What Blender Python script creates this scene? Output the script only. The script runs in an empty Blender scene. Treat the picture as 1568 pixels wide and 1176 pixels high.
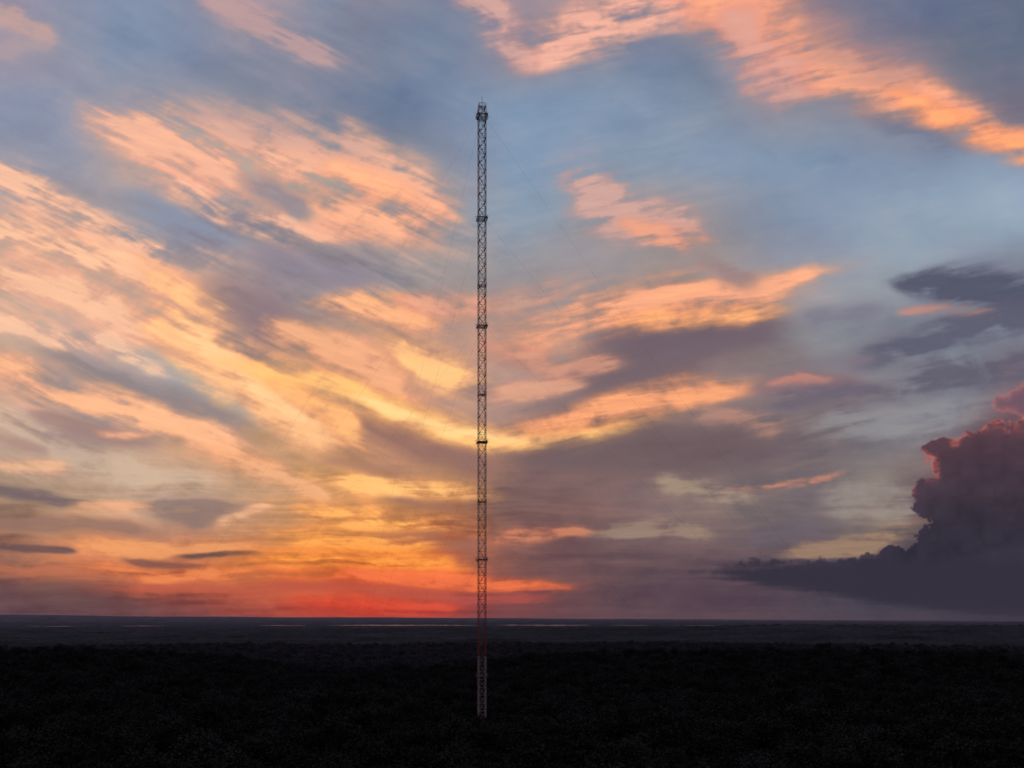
import bpy, bmesh, math, random
import numpy as np
from mathutils import Vector, Matrix
random.seed(3)
F32=np.float32
sc=bpy.context.scene
CAMZ=83.0; FP=1219.6   # eye height (m) ; focal length expressed in 1568-wide picture units

# ------------------------------------------------------------------ noise
_rng=np.random.RandomState(11)
_T=(_rng.rand(8,256,256)*2-1).astype(F32)
def vnoise(x,y,s=0):
    t=_T[s%8]
    xi=np.floor(x); yi=np.floor(y)
    fx=(x-xi).astype(F32); fy=(y-yi).astype(F32)
    xi=(xi.astype(np.int64)+s*37)&255; yi=(yi.astype(np.int64)+s*91)&255
    fx=fx*fx*fx*(fx*(fx*6-15)+10); fy=fy*fy*fy*(fy*(fy*6-15)+10)
    x1=(xi+1)&255; y1=(yi+1)&255
    a=t[xi,yi]; b=t[x1,yi]; c=t[xi,y1]; d=t[x1,y1]
    return (a+(b-a)*fx)*(1-fy)+(c+(d-c)*fx)*fy
def fbm(x,y,s=0,o=4,g=0.5):
    r=0;amp=1;tot=0
    for i in range(o):
        r=r+amp*vnoise(x,y,s+i); tot+=amp; amp*=g
        x,y=(x*1.72-y*1.04)+3.1,(x*1.04+y*1.72)+7.7
    return r/tot
def fbma(x,y,s=0,o=4,g=0.5):   # axis aligned octaves (keeps streak direction)
    r=0;amp=1;tot=0
    for i in range(o):
        r=r+amp*vnoise(x,y,s+i); tot+=amp; amp*=g
        x=x*2.03+5.3;y=y*2.03+1.7
    return r/tot
def sstep(a,b,x):
    t=np.clip((x-a)/(b-a),0,1); return t*t*(3-2*t)

# ------------------------------------------------------------------ helpers
def new_mat(name,col=(.5,.5,.5),rough=.8,metal=0):
    m=bpy.data.materials.new(name); m.use_nodes=True
    b=m.node_tree.nodes['Principled BSDF']
    b.inputs['Base Color'].default_value=(*col,1); b.inputs['Roughness'].default_value=rough
    b.inputs['Metallic'].default_value=metal
    return m
def link(o,parent=None):
    sc.collection.objects.link(o)
    if parent: o.parent=parent
    return o
def grid_mesh(name,V,nx,ny,wrap=False):
    me=bpy.data.meshes.new(name)
    I=np.arange(nx*ny).reshape(ny,nx)
    if wrap: I=np.concatenate([I,I[:,:1]],1)
    q=np.stack([I[:-1,:-1],I[:-1,1:],I[1:,1:],I[1:,:-1]],-1).reshape(-1,4)
    me.vertices.add(len(V)); me.vertices.foreach_set('co',V.astype(F32).ravel())
    me.loops.add(q.size); me.loops.foreach_set('vertex_index',q.astype(np.int32).ravel())
    me.polygons.add(len(q)); me.polygons.foreach_set('loop_start',np.arange(0,q.size,4,dtype=np.int32))
    me.polygons.foreach_set('use_smooth',np.ones(len(q),dtype=bool))
    me.update(); me.validate()
    return me

# ================================================================== SKY
az=np.radians(np.concatenate([np.linspace(-180,-37.5,70,endpoint=False),np.linspace(-37.5,37.5,1160),np.linspace(37.5,180,71)[1:-1]]))
el=np.radians(np.concatenate([np.linspace(-4,-0.6,4,endpoint=False),np.linspace(-0.6,41,780),np.linspace(41,89.9,40)[1:]]))
A,E=np.meshgrid(az,el); A=A.astype(F32);E=E.astype(F32)
ac=np.clip(A,-1.2,1.2)
PX=(784+FP*np.tan(ac)).astype(F32); PY=(947-FP*np.tan(np.clip(E,0,1.2))/np.cos(ac)).astype(F32)
G=[
[(158,150,165),(145,150,170),(135,148,172),(138,145,166),(168,152,160),(132,140,160),(142,140,156),(125,134,156),(150,140,154),(165,148,152),(150,142,154),(168,146,150),(178,146,145),(138,128,142),(118,122,144),(106,116,142),(100,112,135)],
[(160,152,165),(150,150,166),(135,146,168),(130,140,163),(132,138,156),(130,135,154),(118,130,153),(124,137,160),(148,144,158),(142,142,156),(128,138,160),(132,138,156),(160,146,154),(150,136,144),(140,128,140),(116,120,136),(104,114,136)],
[(140,148,170),(148,152,170),(165,157,165),(162,155,160),(152,150,158),(132,138,156),(118,130,153),(125,140,165),(130,150,175),(134,152,176),(134,150,172),(134,146,165),(145,145,158),(140,142,156),(138,136,150),(132,130,147),(125,122,137)],
[(160,155,165),(153,153,166),(175,162,162),(185,168,160),(190,170,158),(180,165,156),(160,154,156),(140,146,162),(134,154,178),(144,154,172),(140,153,170),(137,152,174),(134,152,174),(130,147,170),(136,150,172),(140,156,176),(140,157,180)],
[(186,166,160),(190,168,158),(157,154,162),(150,148,160),(150,145,153),(162,150,150),(168,152,150),(164,152,152),(142,156,172),(154,153,160),(157,150,153),(152,146,150),(135,143,160),(140,153,174),(145,160,178),(148,164,182),(150,166,184)],
[(208,176,156),(214,178,155),(204,172,152),(200,168,150),(165,146,147),(154,143,148),(154,146,150),(160,149,148),(157,148,150),(154,146,150),(160,147,145),(160,147,144),(160,150,152),(155,154,162),(150,158,168),(132,136,150),(124,126,140)],
[(212,182,158),(204,176,160),(198,170,157),(220,178,142),(164,139,134),(172,144,130),(192,154,132),(186,151,135),(184,151,137),(170,146,138),(132,116,119),(124,111,118),(132,120,122),(144,144,150),(130,131,142),(133,137,148),(127,133,146)],
[(202,166,142),(172,155,150),(167,156,156),(178,155,146),(216,174,134),(208,168,132),(198,160,130),(188,151,132),(172,143,134),(147,125,124),(138,120,120),(156,133,129),(146,130,129),(135,123,127),(140,137,143),(130,133,143),(130,108,116)],
[(194,168,148),(174,148,136),(192,162,138),(204,164,130),(196,158,124),(206,162,120),(178,138,114),(176,138,112),(142,113,107),(132,110,107),(122,104,106),(116,103,107),(116,104,109),(118,109,114),(124,119,124),(118,104,110),(85,66,78)],
[(168,138,116),(195,161,129),(203,168,140),(178,148,126),(200,158,122),(206,154,102),(200,146,98),(172,124,94),(130,102,98),(126,100,99),(133,111,110),(136,117,113),(120,108,110),(123,111,113),(140,126,117),(95,80,88),(70,58,72)],
[(150,106,92),(190,124,92),(188,118,88),(185,112,82),(205,128,80),(212,132,76),(208,122,72),(180,104,78),(136,93,86),(114,87,89),(106,86,91),(106,87,93),(98,84,93),(86,77,89),(78,71,85),(62,59,73),(56,54,69)],
[(92,72,80),(102,75,80),(116,78,80),(134,78,77),(164,80,72),(194,82,67),(200,78,65),(174,76,71),(132,75,76),(107,75,81),(97,76,84),(93,75,85),(88,74,85),(80,73,86),(73,69,83),(66,64,79),(63,61,77)]]
G=np.array(G,dtype=F32)                       # 12 x 17
def cub(t):
    return [(-.5*t+t*t-.5*t**3),(1-2.5*t*t+1.5*t**3),(.5*t+2*t*t-1.5*t**3),(-.5*t*t+.5*t**3)]
def base(px,py):
    gx=np.clip(px/98.0,0,15.999);gy=np.clip(py/86.0,0,10.999)
    ix=np.floor(gx).astype(int);iy=np.floor(gy).astype(int)
    wx=cub((gx-ix).astype(F32));wy=cub((gy-iy).astype(F32))
    out=np.zeros(px.shape+(3,),F32)
    for j in range(4):
        for i in range(4):
            out+=(wx[i]*wy[j])[...,None]*G[np.clip(iy+j-1,0,11),np.clip(ix+i-1,0,16)]
    return out
# warps ---------------------------------------------------------------
wx=22*fbm(PX/200,PY/130,0,3)+8*fbm(PX/60,PY/36,2,4,.55)
wy=12*fbm(PX/240,PY/130,4,3)+4.5*fbm(PX/75,PY/32,5,4,.55)
fadeh=sstep(960,860,PY)*0.75+0.25
X=PX+wx*1.15; Y=PY+wy*1.05*fadeh
XS=PX+14*fbm(PX/300,PY/220,3,2); YS=PY+12*fbm(PX/320,PY/200,6,2)*fadeh
def rot(a,sx,sy):
    a=math.radians(a);c,s=math.cos(a),math.sin(a)
    return ((XS*c+YS*s)/sx,(-XS*s+YS*c)/sy)
mixlr=sstep(560,900,XS)
lowz=sstep(640,800,PY)
def streaks(aL,aR,sx,sy,s,o,g):
    u,v=rot(aL,sx,sy);n1=fbma(u,v,s,o,g)
    u,v=rot(aR,sx,sy);n2=fbma(u,v,s+2,o,g)
    return (n1*(1-mixlr)+n2*mixlr)*1.9
S1=streaks(23,-10,250,24,1,5,.54)
S2=streaks(29,-15,120,11,4,4,.57)
S3=fbma(X/230,Y/12,2,5,.58)*2.2
S4=streaks(17,-4,60,6,6,4,.6)
S1=S1*(1-lowz)+S3*lowz
S2=S2*(1-.7*lowz)
C=fbm(X/46,Y/28,5,6,.6)*1.9          # soft tufts
C2=fbm(X/150,Y/90,3,5,.5)*1.9        # patchiness
patch=sstep(-.5,.6,C2)
S=np.clip(0.42*S1+0.28*S2*(.3+patch)+0.34*C+.07*S4,-1.4,1.4)
col=base(X+wx*1.0,Y+wy*.9*fadeh)
busy=np.clip(.28+.75*sstep(900,560,PX)*sstep(200,420,PY)+.35*sstep(420,620,PY)-.25*sstep(1000,1300,PX)*sstep(520,300,PY),.16,1.1)
Sg=S*busy+.22*(C2+fbm(X/80,Y/50,7,5,.55)*1.5)*(1-.4*busy)
am=20*(1+.3*lowz*sstep(850,650,X))
lf=(0.6+0.5*fadeh)*am
pos=np.maximum(Sg,0);neg=np.minimum(Sg,0)
col=col+(lf*pos)[...,None]*np.array([1.25,.68,.3],F32)+(lf*neg)[...,None]*np.array([1.0,.88,.62],F32)

WS=.82
def stroke(pts,c,op=1.0,k=0.9,w=1.0,fade=True):
    global col
    q=None;L=0;acc=[]
    for a,b in zip(pts[:-1],pts[1:]):
        acc.append(L);L+=math.hypot(b[0]-a[0],b[1]-a[1])
    sp=None
    for (x0,y0,w0),(x1,y1,w1),l0 in zip(pts[:-1],pts[1:],acc):
        dx,dy=x1-x0,y1-y0;ln=math.hypot(dx,dy)+1e-6
        tr=((X-x0)*dx+(Y-y0)*dy)/(ln*ln); t=np.clip(tr,0,1)
        d=np.hypot(X-x0-t*dx,Y-y0-t*dy)/((w0+(w1-w0)*t)*w*WS)
        if q is None: q=d;sp=(l0+t*ln)/L
        else:
            mm=d<q; q=np.where(mm,d,q); sp=np.where(mm,(l0+t*ln)/L,sp)
    m=np.exp(-(q*q)*0.40)
    e=1.0
    def inside(p): return 4<p[0]<1564 and p[1]>4
    if fade:
        if inside(pts[0]): e=e*(.05+.95*sstep(-.04,.30,sp))
        if inside(pts[-1]): e=e*(.05+.95*sstep(1.04,.70,sp))
    m=m*e
    dens=m*(1.0+k*1.25*S)+.20*k*S*np.minimum(1,m*3)
    t=np.clip((dens-.04)/.98,0,1)
    a=op*(.35*t+.65*t*t*(3-2*t))*(.95+.06*S4)
    a=np.clip(a,0,1)
    bright=1.0 if c[0]>205 else .15
    cc=np.array(c,F32)+(S*7)[...,None]*np.array([.5,.7,.5],F32)+(bright*(a-.72))[...,None]*np.array([14,34,26],F32)
    col=col+(cc-col)*a[...,None]

# ---- broad warm fills
stroke([(-30,420,70),(120,440,60),(300,480,60)],(238,186,150),.4,1.3,fade=False)
stroke([(330,520,40),(500,610,45),(720,665,40)],(244,182,126),.45,1.2)
stroke([(180,240,45),(400,262,50),(640,315,36)],(238,180,148),.45,1.2)
# ---- blue gaps & shadows first
stroke([(150,505,12),(250,560,18),(320,610,16),(420,662,10)],(154,163,172),.9)
stroke([(180,290,12),(270,335,22),(390,376,11)],(140,149,169),.9)
stroke([(-20,630,16),(100,690,26),(230,735,30),(360,745,20)],(208,188,163),.65)
stroke([(1300,135,20),(1400,190,26),(1510,226,18)],(110,120,144),.85)
stroke([(890,510,20),(980,528,36),(1060,520,34),(1250,498,16)],(116,101,111),1,.6)
stroke([(860,585,26),(1000,578,36),(1130,558,22)],(120,103,110),.95,.6)
stroke([(750,706,16),(900,693,30),(1060,690,30),(1240,678,20)],(114,96,100),.95,.5)
stroke([(10,530,14),(150,572,20),(300,632,20),(450,688,11)],(141,131,135),.95)
stroke([(290,430,26),(400,480,30),(490,535,16)],(141,122,129),.95)
stroke([(460,538,12),(620,600,13)],(178,139,124),.6)
stroke([(360,392,22),(480,400,22),(620,426,16)],(144,134,148),.85)
stroke([(530,630,12),(660,684,22),(770,736,20)],(148,111,104),.95)
# ---- upper clouds
stroke([(330,-10,16),(410,40,17),(540,100,10)],(196,158,156),.8,1.2)
stroke([(-10,20,20),(100,64,12)],(198,162,154),.8,1.2)
stroke([(-10,80,12),(100,64,10)],(182,158,160),.5)
stroke([(1080,-15,36),(930,24,40),(860,58,32),(765,114,17)],(240,176,150),1,.9)
stroke([(735,-15,28),(770,50,28),(810,118,13)],(220,168,154),.85,1)
stroke([(1050,-30,30),(1180,55,44),(1290,108,35),(1400,150,27),(1500,196,24),(1600,222,26)],(246,168,126),1,.75)
stroke([(1090,20,34),(1190,105,36),(1256,170,17)],(216,160,146),.85,1)
stroke([(1220,20,36),(1410,135,28)],(160,132,140),.5)
stroke([(1330,130,9),(1420,172,14),(1500,203,16),(1600,228,16)],(255,172,112),1,.6)
# left big cloud
stroke([(95,160,26),(220,205,40),(300,228,44),(400,240,44),(520,245,44),(600,285,36),(660,330,30),(770,380,17)],(244,182,146),.95,1.1)
stroke([(260,158,18),(380,190,24),(470,200,20),(600,250,16)],(198,163,156),.6,1)
stroke([(180,255,9),(290,296,15),(350,330,17),(450,350,19),(600,356,10)],(245,186,150),.95)
stroke([(440,306,20),(560,320,31),(710,356,20)],(252,184,138),.95)
stroke([(340,264,10),(410,284,15),(495,338,12)],(142,136,148),.85,1)
stroke([(480,246,14),(640,310,18)],(255,190,136),.85)
# left streak field
stroke([(-10,268,16),(60,300,22),(130,345,22),(220,385,22),(380,404,14)],(246,190,152),.95,1.3)
stroke([(-10,350,20),(110,390,24),(220,430,24),(320,486,18)],(248,194,150),.95,1.4)
stroke([(-10,430,18),(120,445,20),(210,480,18),(310,540,12)],(249,198,154),.85,1.5)
stroke([(-10,500,16),(80,515,16),(190,520,14),(270,582,9)],(246,197,158),.85,1.5)
# main bright ribbon
stroke([(190,370,18),(290,490,36),(340,550,40),(400,605,34),(460,650,30),(580,714,18)],(253,194,132),1,1.0)
stroke([(250,440,10),(340,545,17),(410,608,15),(520,680,9)],(255,211,148),.85,1.2)
stroke([(380,485,12),(480,530,22),(560,565,22),(680,616,14)],(246,180,128),.9,1.1)
stroke([(280,538,12),(430,577,19),(520,602,19),(600,628,18),(680,650,17),(740,666,15),(830,668,14),(920,664,13),(1060,630,9)],(255,198,116),1,.7)
stroke([(500,596,8),(600,628,9),(700,655,9),(800,668,8),(880,668,5)],(255,217,142),.9,.8)
stroke([(410,580,12),(520,640,15),(590,710,10)],(253,190,118),.9,1)
stroke([(565,510,10),(655,553,20),(700,576,20),(765,598,10)],(255,197,126),1,.8)
stroke([(730,600,10),(830,600,12),(920,586,8)],(224,166,132),.8)
stroke([(720,658,9),(880,650,15),(970,622,19),(1060,603,19),(1200,590,9)],(248,168,112),1,.75)
stroke([(1050,636,12),(1200,660,12)],(196,146,126),.7)
# ribbon right of tower
stroke([(720,514,22),(820,510,28),(900,482,29),(990,466,28),(1090,458,27),(1180,447,22),(1340,396,9)],(249,174,126),1,.7)
stroke([(740,468,18),(880,450,16)],(208,160,138),.75)
stroke([(930,494,9),(1110,487,14),(1240,474,9)],(254,180,114),.95,.7)
stroke([(720,535,14),(860,560,16),(980,546,12)],(216,155,126),.8)
stroke([(455,456,7),(560,468,20),(620,482,24),(690,510,9)],(252,182,126),1,.8)
stroke([(600,456,10),(690,470,17),(780,460,12)],(230,165,132),.9)
# right-middle cloud
stroke([(835,245,18),(905,300,32),(960,340,30),(1030,362,30),(1130,415,18)],(212,163,150),.9,1.3)
stroke([(930,340,9),(1050,372,16),(1130,396,9)],(240,168,126),.8,1.3)
stroke([(1040,376,16),(1180,446,18)],(154,130,132),.85)
# lower left
stroke([(-10,562,18),(80,590,22),(180,622,22),(280,660,20),(370,690,17),(460,720,8)],(251,186,134),1,.8)
stroke([(30,632,8),(150,655,14),(260,680,8)],(162,131,126),.9)
stroke([(130,653,4),(240,663,6)],(242,180,138),.9)
stroke([(-10,670,10),(76,690,7)],(170,140,130),.8)
stroke([(-10,715,10),(110,715,9)],(242,190,142),.75)
stroke([(420,710,10),(510,736,14),(600,748,15),(780,764,11)],(255,193,112),1,.9)
stroke([(300,688,10),(430,725,13),(520,790,8)],(244,184,128),.8)
stroke([(380,764,10),(520,792,16),(640,800,14),(780,822,9)],(254,178,94),1,1)
stroke([(520,817,8),(650,830,11),(780,846,7)],(156,104,90),.85)
stroke([(560,766,6),(760,786,9)],(154,112,98),.85)
stroke([(480,704,8),(640,726,8)],(174,130,110),.8)
stroke([(190,768,10),(300,785,17),(410,775,8)],(138,116,112),.85,1.2)
stroke([(325,802,8),(425,764,7)],(244,190,140),.8)
stroke([(-15,754,8),(60,766,11),(160,771,5)],(118,102,106),.95,.9)
stroke([(-10,800,10),(90,805,12),(270,814,7)],(146,114,104),.85)
stroke([(80,775,7),(240,770,8)],(238,179,128),.75)
stroke([(60,830,8),(230,838,12),(440,833,10)],(236,159,102),.85)
stroke([(380,810,10),(520,828,14),(690,844,10)],(253,168,84),.9,1)
stroke([(-15,838,5),(110,844,4)],(108,84,86),.95,1)
stroke([(250,848,2.6),(330,847,3.8),(420,846,2.6)],(100,78,80),.95,.9,1)
stroke([(170,851,4),(250,860,5),(350,871,4)],(124,86,82),.85,1)
stroke([(80,862,8),(250,880,10),(430,873,7)],(238,137,84),.85)
stroke([(340,850,10),(500,862,14),(600,860,14),(750,872,9)],(253,154,72),.95,.9)
stroke([(-10,872,9),(120,880,10),(240,886,7)],(198,116,86),.6)
stroke([(380,884,8),(560,884,10),(690,886,10),(920,905,6)],(242,116,72),.9,.9)
stroke([(80,904,8),(330,910,9),(510,905,7)],(190,95,76),.75)
stroke([(380,898,7),(560,905,7),(760,910,6)],(184,87,74),.75)
stroke([(430,926,8),(570,933,9),(740,928,8)],(226,84,62),.8,.8)
stroke([(680,916,7),(870,911,7)],(184,86,80),.7)
stroke([(-10,905,18),(90,912,18),(250,930,11)],(98,76,82),.65,.5)
# right low
stroke([(735,834,5),(825,820,9),(925,809,5)],(216,138,102),.85,1.2)
stroke([(880,816,8),(1010,803,12),(1110,822,9)],(158,136,120),.75,1.2)
stroke([(980,732,8),(1075,750,13),(1170,764,9)],(168,148,128),.8,1.2)
stroke([(1080,749,3.5),(1200,738,5),(1330,723,3.5)],(196,136,114),.9,1)
stroke([(1170,852,9),(1330,830,14),(1430,794,11)],(166,135,110),.8,1.1)
stroke([(1250,756,20),(1450,766,18)],(154,144,138),.7,1)
stroke([(1200,652,20),(1380,640,28),(1550,620,18)],(146,146,150),.7,1)
stroke([(1140,824,13),(1300,796,13)],(112,101,110),.7)
# right dark clouds
stroke([(1340,424,10),(1470,444,27),(1600,466,34)],(88,89,108),1,.9)
stroke([(1400,505,10),(1500,486,16),(1600,482,20)],(100,99,116),.85,1)
stroke([(1365,484,5),(1450,474,10),(1530,478,6)],(196,140,126),.8,1.1)
stroke([(1280,564,12),(1440,528,24),(1590,488,18)],(98,98,115),1,1)
stroke([(1330,602,12),(1500,574,22),(1600,556,20)],(102,98,114),1,1)
stroke([(1120,608,12),(1230,585,20),(1350,594,11)],(140,114,120),.95,1)
stroke([(1160,594,5),(1225,584,7),(1290,582,5)],(200,138,122),.75,1.2)
stroke([(1110,632,10),(1260,612,16),(1440,596,12)],(108,102,116),.95,.9)
stroke([(1200,564,8),(1370,550,8)],(134,122,133),.75)
stroke([(1225,496,14),(1355,474,12)],(126,123,139),.8)
# faint fibrous texture inside the clouds only
fib=(S4*.5+S2*.5)*patch*busy
lum=col.mean(-1)
col=col+(fib*np.clip((lum-90)/100,.05,1)*6.5)[...,None]*np.array([1.1,.9,.7],F32)
col=132+(col-132)*1.06-2
# warm highlights lean to peach rather than yellow
hi=np.clip((col[...,0]-col[...,2]-25)/90,0,1)*np.clip((col[...,0]-150)/90,0,1)*sstep(880,760,PY)
col[...,1]-=6*hi; col[...,2]+=4*hi

# ---- cumulonimbus at right
poly=[(1640,596),(1568,646),(1538,652),(1498,660),(1474,677),(1446,677),(1420,686),(1426,704),(1438,720),(1418,745),(1414,775),(1432,800),(1406,816),(1412,834),(1372,844),(1330,853),(1300,859),(1240,863),(1140,865),(1060,876),(1140,892),(1240,903),(1300,917),(1400,931),(1470,939),(1560,942),(1640,942),(1900,942),(1900,560)]
def poly_sd(px,py,P):
    P=np.array(P,F32); n=len(P); d=None; ins=np.zeros(px.shape,bool)
    for i in range(n):
        x0,y0=P[i];x1,y1=P[(i+1)%n];dx,dy=x1-x0,y1-y0
        t=np.clip(((px-x0)*dx+(py-y0)*dy)/(dx*dx+dy*dy),0,1)
        dd=np.hypot(px-x0-t*dx,py-y0-t*dy); d=dd if d is None else np.minimum(d,dd)
        c=((y0>py)!=(y1>py))&(px<(x1-x0)*(py-y0)/(y1-y0+1e-9)+x0)
        ins^=c
    return np.where(ins,-d,d)
qx=PX+4*vnoise(PX/22,PY/22,5); qy=PY+4*vnoise(PX/22,PY/22,6)
b1=np.abs(vnoise(qx/38,qy/34,1)); b2=np.abs(vnoise(qx/17+3,qy/15,2)); b3=np.abs(vnoise(qx/8,qy/7,3)); b4=np.abs(vnoise(qx/4,qy/4,4))
up=sstep(880,840,PY)
bil=(16*b1+9*b2+6*b3+3*b4)
sd=poly_sd(PX+wx*.3,PY+wy*.3,poly)-(bil-9)*(0.25+0.75*up)
ac_=sstep(2.4,-2.4,sd)*up+(1-up)*sstep(6,-12,sd+S3*5)*.95
lw=sstep(660,850,PY)[...,None]
cb=np.array([74,57,68],F32)*(1-lw)+np.array([53,49,62],F32)*lw
shade=(b1-.35)*.9+(b2-.3)*.5+fbm(PX/60,PY/50,1,4)*1.2
cb=cb+(shade*8)[...,None]*np.array([1.05,.8,.9],F32)*up[...,None]
rimn=np.clip(0.45+1.1*fbm(PX/34,PY/28,6,4),0,1)
rim=np.exp(-np.clip(-sd,0,None)/(7*rimn+1))*sstep(840,720,PY)*sstep(0.1,.7,rimn)
rim*=1-0.75*sstep(730,785,PY)
rim2=np.exp(-np.clip(-sd,0,None)/20)*.10*sstep(780,690,PY)
cb=cb+(np.array([212,108,98],F32)-cb)*np.clip(rim*.9+rim2,0,1)[...,None]
col=col+(cb-col)*ac_[...,None]
sd2=poly_sd(PX,PY,[(1640,566),(1568,584),(1557,598),(1548,612),(1532,618),(1550,626),(1570,634),(1640,636)])-(bil*.8-6)
a2=sstep(3,-4,sd2)
c2=np.array([108,82,98],F32)+(np.array([196,112,106],F32)-np.array([108,82,98],F32))*np.exp(-np.clip(-sd2,0,None)/5)[...,None]
col=col+(c2-col)*(a2*.8)[...,None]
# thin haze bank on the horizon
hz=np.exp(-np.clip(947-PY,0,None)/8.0)[...,None]
col=col*(1-.3*hz)+np.array([92,72,82],F32)*.3*hz
col=np.clip(col,20,255)
# rest of the dome: unseen afterglow sky, brightened to light tower and ground
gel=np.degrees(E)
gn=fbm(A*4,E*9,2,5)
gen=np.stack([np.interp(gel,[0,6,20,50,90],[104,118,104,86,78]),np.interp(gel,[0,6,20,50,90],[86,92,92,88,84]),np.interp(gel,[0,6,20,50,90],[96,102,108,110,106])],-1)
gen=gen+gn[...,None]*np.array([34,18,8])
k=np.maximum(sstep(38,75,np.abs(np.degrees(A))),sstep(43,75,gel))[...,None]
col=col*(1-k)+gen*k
c=np.clip(col/255,0,1)
lin=np.where(c<=.04045,c/12.92,((c+.055)/1.055)**2.4)
R=70000.0
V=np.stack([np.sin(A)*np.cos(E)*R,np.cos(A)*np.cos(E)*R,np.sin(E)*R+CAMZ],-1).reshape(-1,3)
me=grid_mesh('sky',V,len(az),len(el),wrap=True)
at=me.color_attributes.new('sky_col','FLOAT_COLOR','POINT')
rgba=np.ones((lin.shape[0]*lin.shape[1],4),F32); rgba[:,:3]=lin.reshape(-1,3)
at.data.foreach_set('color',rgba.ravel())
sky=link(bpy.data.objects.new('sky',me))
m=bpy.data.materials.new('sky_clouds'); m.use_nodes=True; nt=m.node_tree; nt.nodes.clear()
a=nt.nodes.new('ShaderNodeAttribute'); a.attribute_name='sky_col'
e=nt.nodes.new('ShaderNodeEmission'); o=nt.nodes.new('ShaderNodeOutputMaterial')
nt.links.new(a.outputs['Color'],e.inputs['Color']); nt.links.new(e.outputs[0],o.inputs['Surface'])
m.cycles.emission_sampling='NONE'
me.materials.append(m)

# ================================================================== TERRAIN
def px_of(azr): return 784+FP*np.tan(np.clip(azr,-1.2,1.2))
def canopy(x,y):
    r=np.hypot(x,y); a=np.arctan2(x,y); p=px_of(a)
    y1=np.interp(p,[-200,0,120,250,350,430,500,580,650,740,850,950,1100,1260,1400,1568,1800],
                   [990,993,993,998,1006,1020,1032,1036,1034,1020,1008,1003,1000,996,998,998,993])
    y2=np.interp(p,[-200,0,150,300,450,600,800,1000,1200,1568,1800],
                   [974,974,974,970,965,964,963,961,958,958,958])
    y3=np.interp(p,[-400,0,784,1568,2000],[942,943,947,952.5,954])
    z1=CAMZ-(y1-947)*1000/FP; z2=CAMZ-(y2-947)*3500/FP; z3=CAMZ-(y3-947)*26000/FP
    lr=np.log(np.maximum(r,1))
    kn=[(1,34+0*p),(350,37.5+0*p),(430,36+0*p),(620,29+0*p),(1000,z1),(1600,8+0*p),(2400,12+0*p),(3500,z2),(4600,14+0*p),(6500,8+0*p),(10500,8+0*p),(15000,20+0*p),(26000,z3),(45000,z3-40)]
    z=kn[-1][1]+0*r
    for (ra,za),(rb,zb) in list(zip(kn[:-1],kn[1:]))[::-1]:
        t=sstep(math.log(ra),math.log(rb),lr)
        z=np.where(r<rb,za+(zb-za)*t,z)
    z=z+np.clip((r-450)/500,0,1)*5*fbm(x/400,y/400,1,3)*np.where(r>6000,0,1)
    z=z+np.where((r>11000),30*fbm(x/2200,y/2500,3,4),0)
    return z
TREE_R=2300.0
ta=np.radians(np.concatenate([np.linspace(-180,-45,60,endpoint=False),np.linspace(-45,45,1500),np.linspace(45,180,60)[1:-1]]))
tr=np.concatenate([[0.5,30,60],np.geomspace(90,60000,420)])
TA,TR=np.meshgrid(ta,tr)
tx=np.sin(TA)*TR; ty=np.cos(TA)*TR
tz=canopy(tx,ty)
drop=33*(1-sstep(TREE_R*.92,TREE_R*1.02,TR))
bump=np.where(TR>TREE_R*.95,(9*fbm(tx/22,ty/40,4,3)+3)*(1-sstep(9000,16000,TR)),0)
river=sstep(6800,7400,TR)*(1-sstep(9800,10300,TR))
tz=tz-drop+bump*(1-river)
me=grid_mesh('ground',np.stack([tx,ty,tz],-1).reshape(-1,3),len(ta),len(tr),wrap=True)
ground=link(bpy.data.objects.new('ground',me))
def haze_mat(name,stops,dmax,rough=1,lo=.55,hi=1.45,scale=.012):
    """rainforest base colour with aerial haze painted in: paler and bluer away from the origin"""
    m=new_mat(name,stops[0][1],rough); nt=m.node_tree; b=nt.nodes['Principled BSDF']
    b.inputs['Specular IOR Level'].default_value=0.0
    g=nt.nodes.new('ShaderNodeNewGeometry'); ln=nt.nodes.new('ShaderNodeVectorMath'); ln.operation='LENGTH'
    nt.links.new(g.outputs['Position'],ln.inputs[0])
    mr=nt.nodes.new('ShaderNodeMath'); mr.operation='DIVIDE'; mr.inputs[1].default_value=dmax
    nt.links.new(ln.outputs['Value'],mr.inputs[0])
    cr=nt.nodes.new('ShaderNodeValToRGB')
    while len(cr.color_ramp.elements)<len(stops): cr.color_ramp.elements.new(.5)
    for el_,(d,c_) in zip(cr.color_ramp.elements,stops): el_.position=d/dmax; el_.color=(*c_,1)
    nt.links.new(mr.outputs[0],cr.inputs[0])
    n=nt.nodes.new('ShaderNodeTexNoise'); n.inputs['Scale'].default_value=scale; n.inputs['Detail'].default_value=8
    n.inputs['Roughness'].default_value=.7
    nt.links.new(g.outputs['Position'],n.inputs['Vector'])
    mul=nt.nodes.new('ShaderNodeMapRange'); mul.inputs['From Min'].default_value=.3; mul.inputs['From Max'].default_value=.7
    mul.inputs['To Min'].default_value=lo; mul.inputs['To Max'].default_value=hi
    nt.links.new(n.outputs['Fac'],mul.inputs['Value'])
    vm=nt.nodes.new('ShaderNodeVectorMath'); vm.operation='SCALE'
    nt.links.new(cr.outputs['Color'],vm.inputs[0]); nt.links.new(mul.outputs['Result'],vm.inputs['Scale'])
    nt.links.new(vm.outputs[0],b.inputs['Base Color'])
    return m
me.materials.append(haze_mat('forest_distance',[(0,(.03,.034,.03)),(1800,(.06,.065,.065)),(2600,(.07,.075,.078)),(5000,(.085,.09,.10)),(14000,(.14,.14,.165)),(26000,(.20,.195,.24))],30000,1,.5,1.5,.0035))  # far stops carry the painted aerial haze

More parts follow.
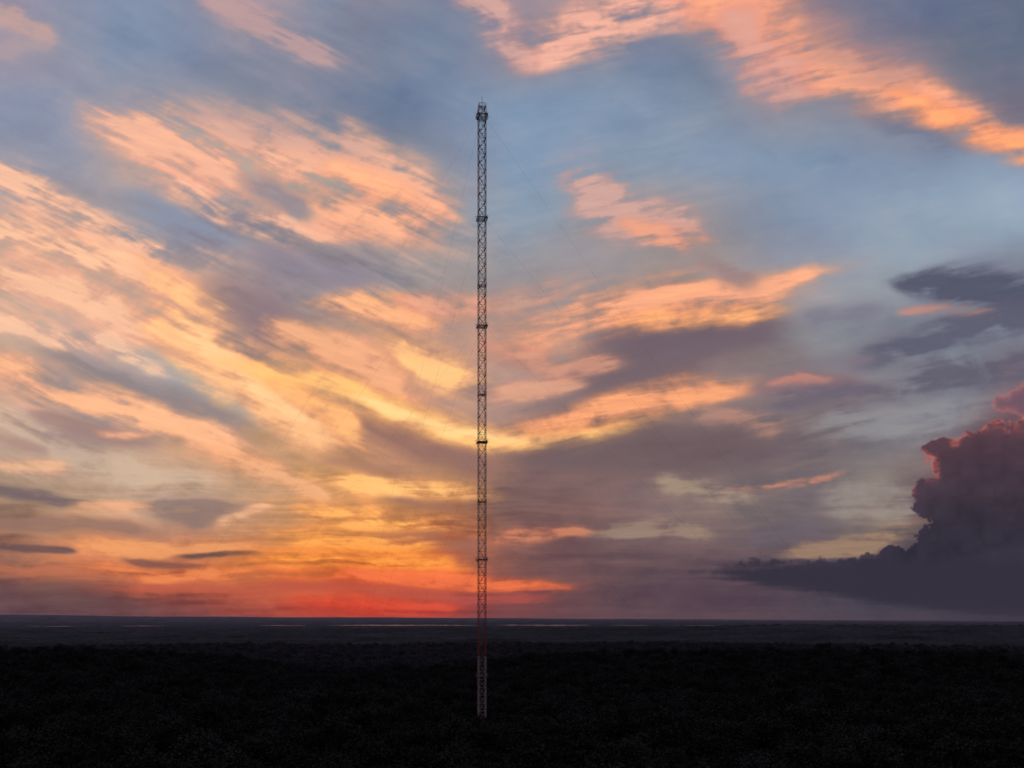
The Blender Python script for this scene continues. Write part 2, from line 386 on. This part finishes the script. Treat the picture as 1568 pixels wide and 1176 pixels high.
# river : wide calm reaches 7-10 km away, irregular banks
vs=[];fs=[]
segs=[(40,120,.3),(180,260,.25),(395,470,.4),(500,735,.9),(760,905,1.0),(930,1000,.4),(1030,1110,.3)]
for (pa,pb,hk) in segs:
    N=50
    for i in range(N+1):
        t=i/N; p=pa+(pb-pa)*t; a_=math.atan((p-784)/FP)
        taper=math.sin(math.pi*min(1,max(0,t)))**.5
        n0=float(fbm(np.array([p/60.0]),np.array([.5]),2,3)[0]);n1=float(fbm(np.array([p/14.0]),np.array([9.5]),5,4)[0])
        mid=8500+350*n0; hw=max(4,(800+900*n1)*taper*hk)
        for rr in (mid-hw,mid+hw): vs.append((math.sin(a_)*rr,math.cos(a_)*rr,10.6))
        if i: k=len(vs)-2; fs.append((k-2,k,k+1,k-1))
me=bpy.data.meshes.new('river'); me.from_pydata(vs,[],fs)
river_o=link(bpy.data.objects.new('river',me))
mw=new_mat('river_water',(.16,.16,.17),.5); nt=mw.node_tree
nt.nodes['Principled BSDF'].inputs['IOR'].default_value=1.28
n=nt.nodes.new('ShaderNodeTexNoise'); n.inputs['Scale'].default_value=.05
bp=nt.nodes.new('ShaderNodeBump'); bp.inputs['Strength'].default_value=.3
nt.links.new(n.outputs['Fac'],bp.inputs['Height']); nt.links.new(bp.outputs[0],nt.nodes['Principled BSDF'].inputs['Normal'])
me.materials.append(mw)

# ================================================================== FOREST (instanced)
leafm=haze_mat('rainforest_foliage',[(0,(.040,.045,.036)),(450,(.040,.045,.038)),(1060,(.040,.046,.042)),(1300,(.085,.09,.09)),(2400,(.10,.103,.108))],2600,1,.25,1.75,.035)  # paler stops past the near ridge are haze painted into the leaf colour
barkm=new_mat('bark',(.05,.04,.03),.9)
tree_coll=bpy.data.collections.new('rainforest_tree_kinds')
def make_tree(idx,kind):
    rnd=random.Random(idx*7+1)
    vs=[];fs=[];mi=[]
    def tube(p0,p1,r0,r1,n=6):
        d=(Vector(p1)-Vector(p0)); q=d.to_track_quat('Z','Y'); b=len(vs)
        for p,r in((p0,r0),(p1,r1)):
            for i in range(n):
                a=2*math.pi*i/n; vs.append(tuple(Vector(p)+q@Vector((math.cos(a)*r,math.sin(a)*r,0))))
        for i in range(n): fs.append((b+i,b+(i+1)%n,b+n+(i+1)%n,b+n+i)); mi.append(1)
    H=kind['h']; W=kind['w']
    tube((0,0,0),(.4,.2,H*.62),.7,.42)
    lobes=[]
    for i in range(kind['n']):
        a=rnd.uniform(0,6.28); rr=W*math.sqrt(rnd.random())*.72
        z=H*.80+(1-(rr/W)**2)*kind['dome']+rnd.uniform(-1.5,1.5)
        c=(math.cos(a)*rr,math.sin(a)*rr,z); lobes.append((c,rnd.uniform(1.7,3.1)))
        tube((.4,.2,H*rnd.uniform(.5,.62)),c,.26,.08,4)
    for c,r in lobes:
        for j in range(kind['leaf']):
            d=Vector((rnd.gauss(0,1),rnd.gauss(0,1),rnd.gauss(0,.62)))
            if d.length>1.9: d.normalize()
            p=Vector(c)+d*r*.72
            s=rnd.uniform(.28,.62)
            q=Matrix.Rotation(rnd.uniform(0,6.3),3,'Z')@Matrix.Rotation(rnd.gauss(0,.7),3,'X')@Matrix.Rotation(rnd.gauss(0,.7),3,'Y')
            b=len(vs)
            for dx,dy in((-1,-.5),(0,-.9),(1,-.2),(.5,.8),(-.6,.7)):
                vs.append(tuple(p+q@Vector((dx*s,dy*s,0))))
            fs.append(tuple(range(b,b+5))); mi.append(0)
    me=bpy.data.meshes.new('tree_kind'); me.from_pydata(vs,[],fs)
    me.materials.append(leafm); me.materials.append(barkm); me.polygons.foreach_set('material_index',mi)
    o=bpy.data.objects.new('tree_kind_%d'%idx,me); tree_coll.objects.link(o)
for i,kd in enumerate([dict(h=33,w=7,n=16,dome=4,leaf=46),dict(h=34,w=8,n=19,dome=3,leaf=42),dict(h=32,w=5.5,n=12,dome=6,leaf=48),
                       dict(h=35,w=6.5,n=14,dome=5,leaf=44),dict(h=33,w=9,n=22,dome=2.5,leaf=36)]): make_tree(i,kd)
rng=np.random.RandomState(5)
sp=9.5
gx,gy=np.meshgrid(np.arange(-1900,1900,sp),np.arange(60,2400,sp))
gx=(gx+rng.uniform(-.42,.42,gx.shape)*sp).ravel(); gy=(gy+rng.uniform(-.42,.42,gy.shape)*sp).ravel()
r=np.hypot(gx,gy);aa=np.degrees(np.arctan2(gx,gy))
keep=(r<TREE_R)&(r>90)&(np.abs(aa)<44)&(np.hypot(gx+14.7,gy-390)>5)
far=(r>900)&(rng.rand(len(r))>.6); keep&=~far
gx=gx[keep];gy=gy[keep]
gz=canopy(gx,gy)-33.5
scl=(rng.normal(.97,.085,len(gx))).clip(.75,1.2)
em=rng.rand(len(gx))<.012; scl[em]=rng.uniform(1.1,1.2,em.sum())
near_t=np.hypot(gx+14.7,gy-370)<40; scl[near_t]=np.clip(scl[near_t],.93,1.0)
scl=np.where(np.hypot(gx,gy)>900,np.minimum(scl*1.06,1.2),scl)
def put(pxx,rr,s):
    global gx,gy,gz,scl
    a=math.atan((pxx-784)/FP); x=math.sin(a)*rr;y=math.cos(a)*rr
    gx=np.append(gx,x);gy=np.append(gy,y);gz=np.append(gz,canopy(np.array([x]),np.array([y]))[0]-33.5);scl=np.append(scl,s)
put(522,640,1.42);put(536,655,1.35);put(1262,1000,1.4);put(1180,1010,1.3);put(90,1000,1.25);put(965,1000,1.28)
pm=bpy.data.meshes.new('rainforest'); pm.vertices.add(len(gx)); pm.vertices.foreach_set('co',np.stack([gx,gy,gz],-1).astype(F32).ravel())
s_at=pm.attributes.new('tscale','FLOAT','POINT'); s_at.data.foreach_set('value',scl.astype(F32))
forest=link(bpy.data.objects.new('rainforest',pm))
ng=bpy.data.node_groups.new('scatter_trees','GeometryNodeTree')
ng.interface.new_socket('Geometry',in_out='INPUT',socket_type='NodeSocketGeometry')
ng.interface.new_socket('Geometry',in_out='OUTPUT',socket_type='NodeSocketGeometry')
gi=ng.nodes.new('NodeGroupInput');go=ng.nodes.new('NodeGroupOutput')
iop=ng.nodes.new('GeometryNodeInstanceOnPoints'); ci=ng.nodes.new('GeometryNodeCollectionInfo')
ci.inputs['Collection'].default_value=tree_coll; ci.inputs['Separate Children'].default_value=True; ci.inputs['Reset Children'].default_value=True
iop.inputs['Pick Instance'].default_value=True
rv=ng.nodes.new('FunctionNodeRandomValue'); rv.data_type='FLOAT_VECTOR'
rv.inputs[0].default_value=(0,0,0); rv.inputs[1].default_value=(.05,.05,6.283)
na=ng.nodes.new('GeometryNodeInputNamedAttribute'); na.data_type='FLOAT'; na.inputs['Name'].default_value='tscale'
L=ng.links.new
L(gi.outputs[0],iop.inputs['Points']);L(ci.outputs[0],iop.inputs['Instance']);L(rv.outputs[0],iop.inputs['Rotation'])
L(na.outputs[0],iop.inputs['Scale']);L(iop.outputs[0],go.inputs[0])
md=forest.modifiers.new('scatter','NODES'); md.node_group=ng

# ================================================================== TOWER
tower=bpy.data.objects.new('lattice_tower',None); tower.location=(-14.7,390,0); link(tower)
def paint_mat(name,colr):
    m=new_mat(name,colr,.6); nt=m.node_tree
    n=nt.nodes.new('ShaderNodeTexNoise'); n.inputs['Scale'].default_value=3; n.inputs['Detail'].default_value=6
    r=nt.nodes.new('ShaderNodeMix'); r.data_type='RGBA'
    r.inputs[6].default_value=(*[c*.6 for c in colr],1); r.inputs[7].default_value=(*colr,1)
    nt.links.new(n.outputs['Fac'],r.inputs[0]); nt.links.new(r.outputs[2],nt.nodes['Principled BSDF'].inputs['Base Color'])
    return m
red=paint_mat('weathered_red_paint',(.46,.10,.06)); white=paint_mat('weathered_white_paint',(.42,.36,.33)); white2=paint_mat('white_paint',(.60,.58,.57)); steel=paint_mat('galvanised_steel',(.22,.18,.175))
wire_m=new_mat('guy_wire_steel',(.06,.06,.06),.9); wire_m.node_tree.nodes['Principled BSDF'].inputs['Specular IOR Level'].default_value=.1
class Geo:
    def __init__(s): s.v=[];s.f=[]
    def rod(s,p0,p1,r,n=5):
        p0=Vector(p0);p1=Vector(p1);q=(p1-p0).to_track_quat('Z','Y');b=len(s.v)
        for p in(p0,p1):
            for i in range(n):
                a=2*math.pi*(i+.5)/n;s.v.append(tuple(p+q@Vector((math.cos(a)*r,math.sin(a)*r,0))))
        for i in range(n): s.f.append((b+i,b+(i+1)%n,b+n+(i+1)%n,b+n+i))
        s.f.append(tuple(b+i for i in range(n))[::-1]); s.f.append(tuple(b+n+i for i in range(n)))
    def box(s,c,d):
        b=len(s.v);x,y,z=c;a,e,h=d[0]/2,d[1]/2,d[2]/2
        for zz in(-h,h):
            for xx,yy in((-a,-e),(a,-e),(a,e),(-a,e)): s.v.append((x+xx,y+yy,z+zz))
        for q in((3,2,1,0),(4,5,6,7),(0,1,5,4),(1,2,6,5),(2,3,7,6),(3,0,4,7)): s.f.append(tuple(b+i for i in q))
    def grate(s,w,z,step=.33,bar=.08):
        n=int(2*w/step)
        for i in range(n+1):
            y=-w+2*w*i/n; s.box((0,y,z),(2*w,bar,.06))
    def obj(s,name,mat,par=tower):
        me=bpy.data.meshes.new(name);me.from_pydata(s.v,[],s.f);me.materials.append(mat)
        return link(bpy.data.objects.new(name,me),par)
hw=1.75
rotz=math.radians(12)
cs=[(-hw,-hw),(hw,-hw),(hw,hw),(-hw,hw)]
Z0=3.5
bands=[(Z0,64.5,white2),(64.5,112,red),(112,169.5,white),(169.5,226,red),(226,279,white),(279,333,red)]
for bi,(za,zb,mt) in enumerate(bands):
    g=Geo()
    for x,y in cs: g.rod((x,y,za),(x,y,zb),.15,6)
    nb=round((zb-za)/3.9); h=(zb-za)/nb
    for i in range(nb):
        z0=za+i*h;z1=z0+h
        for k in range(4):
            a=cs[k];b=cs[(k+1)%4]
            g.rod((*a,z0),(*b,z0),.07,4)
            if (i+k)%2: a,b=b,a
            g.rod((*a,z0),(*b,z1),.09,4)
            m_=((a[0]+b[0])/2,(a[1]+b[1])/2)
            g.rod((*m_,(z0+z1)/2),(*b,z0),.04,4)
    g.obj('lattice_section_%d'%(bi+1),mt)
    s=Geo()
    for i in range(nb):
        z0=za+i*h;z1=z0+h; sg=1 if i%2 else -1
        for yy in(-.35,.35):
            s.rod((-1.15*sg,yy+.5*sg,z0+.1),(1.15*sg,yy+.5*sg,z1-.1),.05,4)
            s.rod((-1.15*sg,yy+.5*sg,z0+1.1),(1.15*sg,yy+.5*sg,z1+.9),.025,4)
        for j in range(10):
            t=(j+.5)/10; s.box(((-1.15+2.3*t)*sg,.5*sg,z0+.1+(h-.2)*t),(.2,.66,.03))
        s.box((1.4*sg,0,z1-.08),(.4,3.2,.05))
    s.obj('stairs_%d'%(bi+1),steel)
def platform(z,w,name,big=True):
    g=Geo()
    g.grate(w,z)
    for x,y in((-1,-1),(1,-1),(1,1),(-1,1)):
        g.rod((x*w,y*w,z-.0),(x*w,y*w,z+1.2),.04,4)
        g.rod((x*w,y*w,z-.1),(x*hw,y*hw,z-1.7),.06,4)
        g.rod((x*w,0,z),(x*w,0,z+1.2),.03,4); g.rod((0,y*w,z),(0,y*w,z+1.2),.03,4)
    c4=[(-w,-w),(w,-w),(w,w),(-w,w)]
    for zz in(.6,1.2):
        for k in range(4): g.rod((*c4[k],z+zz),(*c4[(k+1)%4],z+zz),.035,4)
    if big:
        for k in range(4): g.rod((*c4[k],z-.2),(*c4[(k+1)%4],z-.2),.11,4)
        g.box((w*.8,-w*.5,z+.55),(.5,.6,.7)); g.box((-w*.8,w*.4,z-.5),(.4,.5,.6))
        g.rod((-w,-w*.3,z+.4),(-w-1.0,-w*.3,z+.4),.04,4); g.box((-w-1.0,-w*.3,z+.5),(.15,.15,.35))
        g.rod((w,w*.3,z+.6),(w+.8,w*.3,z+.6),.04,4)
    g.obj(name,steel)
for i,z in enumerate([54.9,111.8,169.3,226,278.7]): platform(z,2.55,'platform_%d'%(i+1))
for i,z in enumerate([140,192.4,245.8]): platform(z,1.95,'rest_platform_%d'%(i+1),False)
platform(329,2.6,'top_platform')
g=Geo()
g.grate(1.85,333.1)
for k in range(4):
    g.rod((*cs[k],333),(*cs[k],334.6),.07,4); a=cs[k];b=cs[(k+1)%4]
    g.rod((*a,334.5),(*b,334.5),.06,4); g.rod((*a,333.9),(*b,333.9),.05,4)
g.rod((0,0,333),(0,0,338.6),.10,6); g.rod((1.2,.4,333),(1.2,.4,335.9),.06,5); g.rod((-1.3,.2,333),(-1.3,.2,335.4),.06,5)
g.rod((-.6,0,335.6),(.6,0,335.6),.04,4); g.box((.6,0,335.8),(.2,.2,.3)); g.box((-.4,.5,333.7),(.5,.5,.6))
g.obj('mast_head',red)
g=Geo()
for i in range(16):
    a0=2*math.pi*i/16;a1=2*math.pi*(i+1)/16
    g.rod((3.1*math.cos(a0),3.1*math.sin(a0),328.6),(3.1*math.cos(a1),3.1*math.sin(a1),328.6),.12,4)
    if i%2==0: g.rod((3.1*math.cos(a0),3.1*math.sin(a0),328.6),(1.7*math.cos(a0),1.7*math.sin(a0),326),.07,4)
g.obj('top_ring',steel)
g=Geo()
for lvl,rad in((328,232),(278,232),(225.5,232),(169,150),(111.5,150),(54.6,150)):
    for d in(0,120,240):
        th=math.radians(d); ax,ay=math.cos(th)*rad,math.sin(th)*rad
        ux,uy=math.cos(th)*1.9,math.sin(th)*1.9
        pts=[]
        for i in range(13):
            t=i/12; sag=-4*t*(1-t)*rad*.012
            pts.append((ux+(ax-ux)*t,uy+(ay-uy)*t,lvl*(1-t)+4.0*t+sag))
        for p,q in zip(pts[:-1],pts[1:]): g.rod(p,q,.019 if d!=240 else .012,4)
g.obj('guy_wires',wire_m)
g=Geo()
for rad in(150,232):
    for d in(0,120,240):
        th=math.radians(d); g.box((math.cos(th)*rad,math.sin(th)*rad,3.4),(3,3,2.4))
g.box((0,0,3.4),(6,6,1.6))
g.obj('concrete_footings',new_mat('concrete',(.3,.3,.28),.9))
for o in tower.children:
    if o.name.startswith(('lattice','stairs','platform','rest','top_pl','mast')): o.rotation_euler=(0,0,rotz)

# ================================================================== WORLD + CAMERA
w=bpy.data.worlds.new('World'); sc.world=w; w.use_nodes=True
nt=w.node_tree; st=nt.nodes.new('ShaderNodeTexSky'); st.sky_type='NISHITA'; st.sun_disc=False
st.sun_elevation=math.radians(0.5); st.sun_rotation=math.radians(-9)
nt.links.new(st.outputs[0],nt.nodes['Background'].inputs['Color']); nt.nodes['Background'].inputs['Strength'].default_value=.05
cd=bpy.data.cameras.new('camera'); cam=bpy.data.objects.new('camera',cd); link(cam)
cam.location=(0,0,CAMZ); cam.rotation_euler=(math.radians(90),0,0)
cd.sensor_width=36; cd.lens=28; cd.shift_y=(947-588)/1568; cd.clip_start=1; cd.clip_end=200000
sc.camera=cam
sc.view_settings.view_transform='Standard'; sc.view_settings.look='None'; sc.view_settings.exposure=0
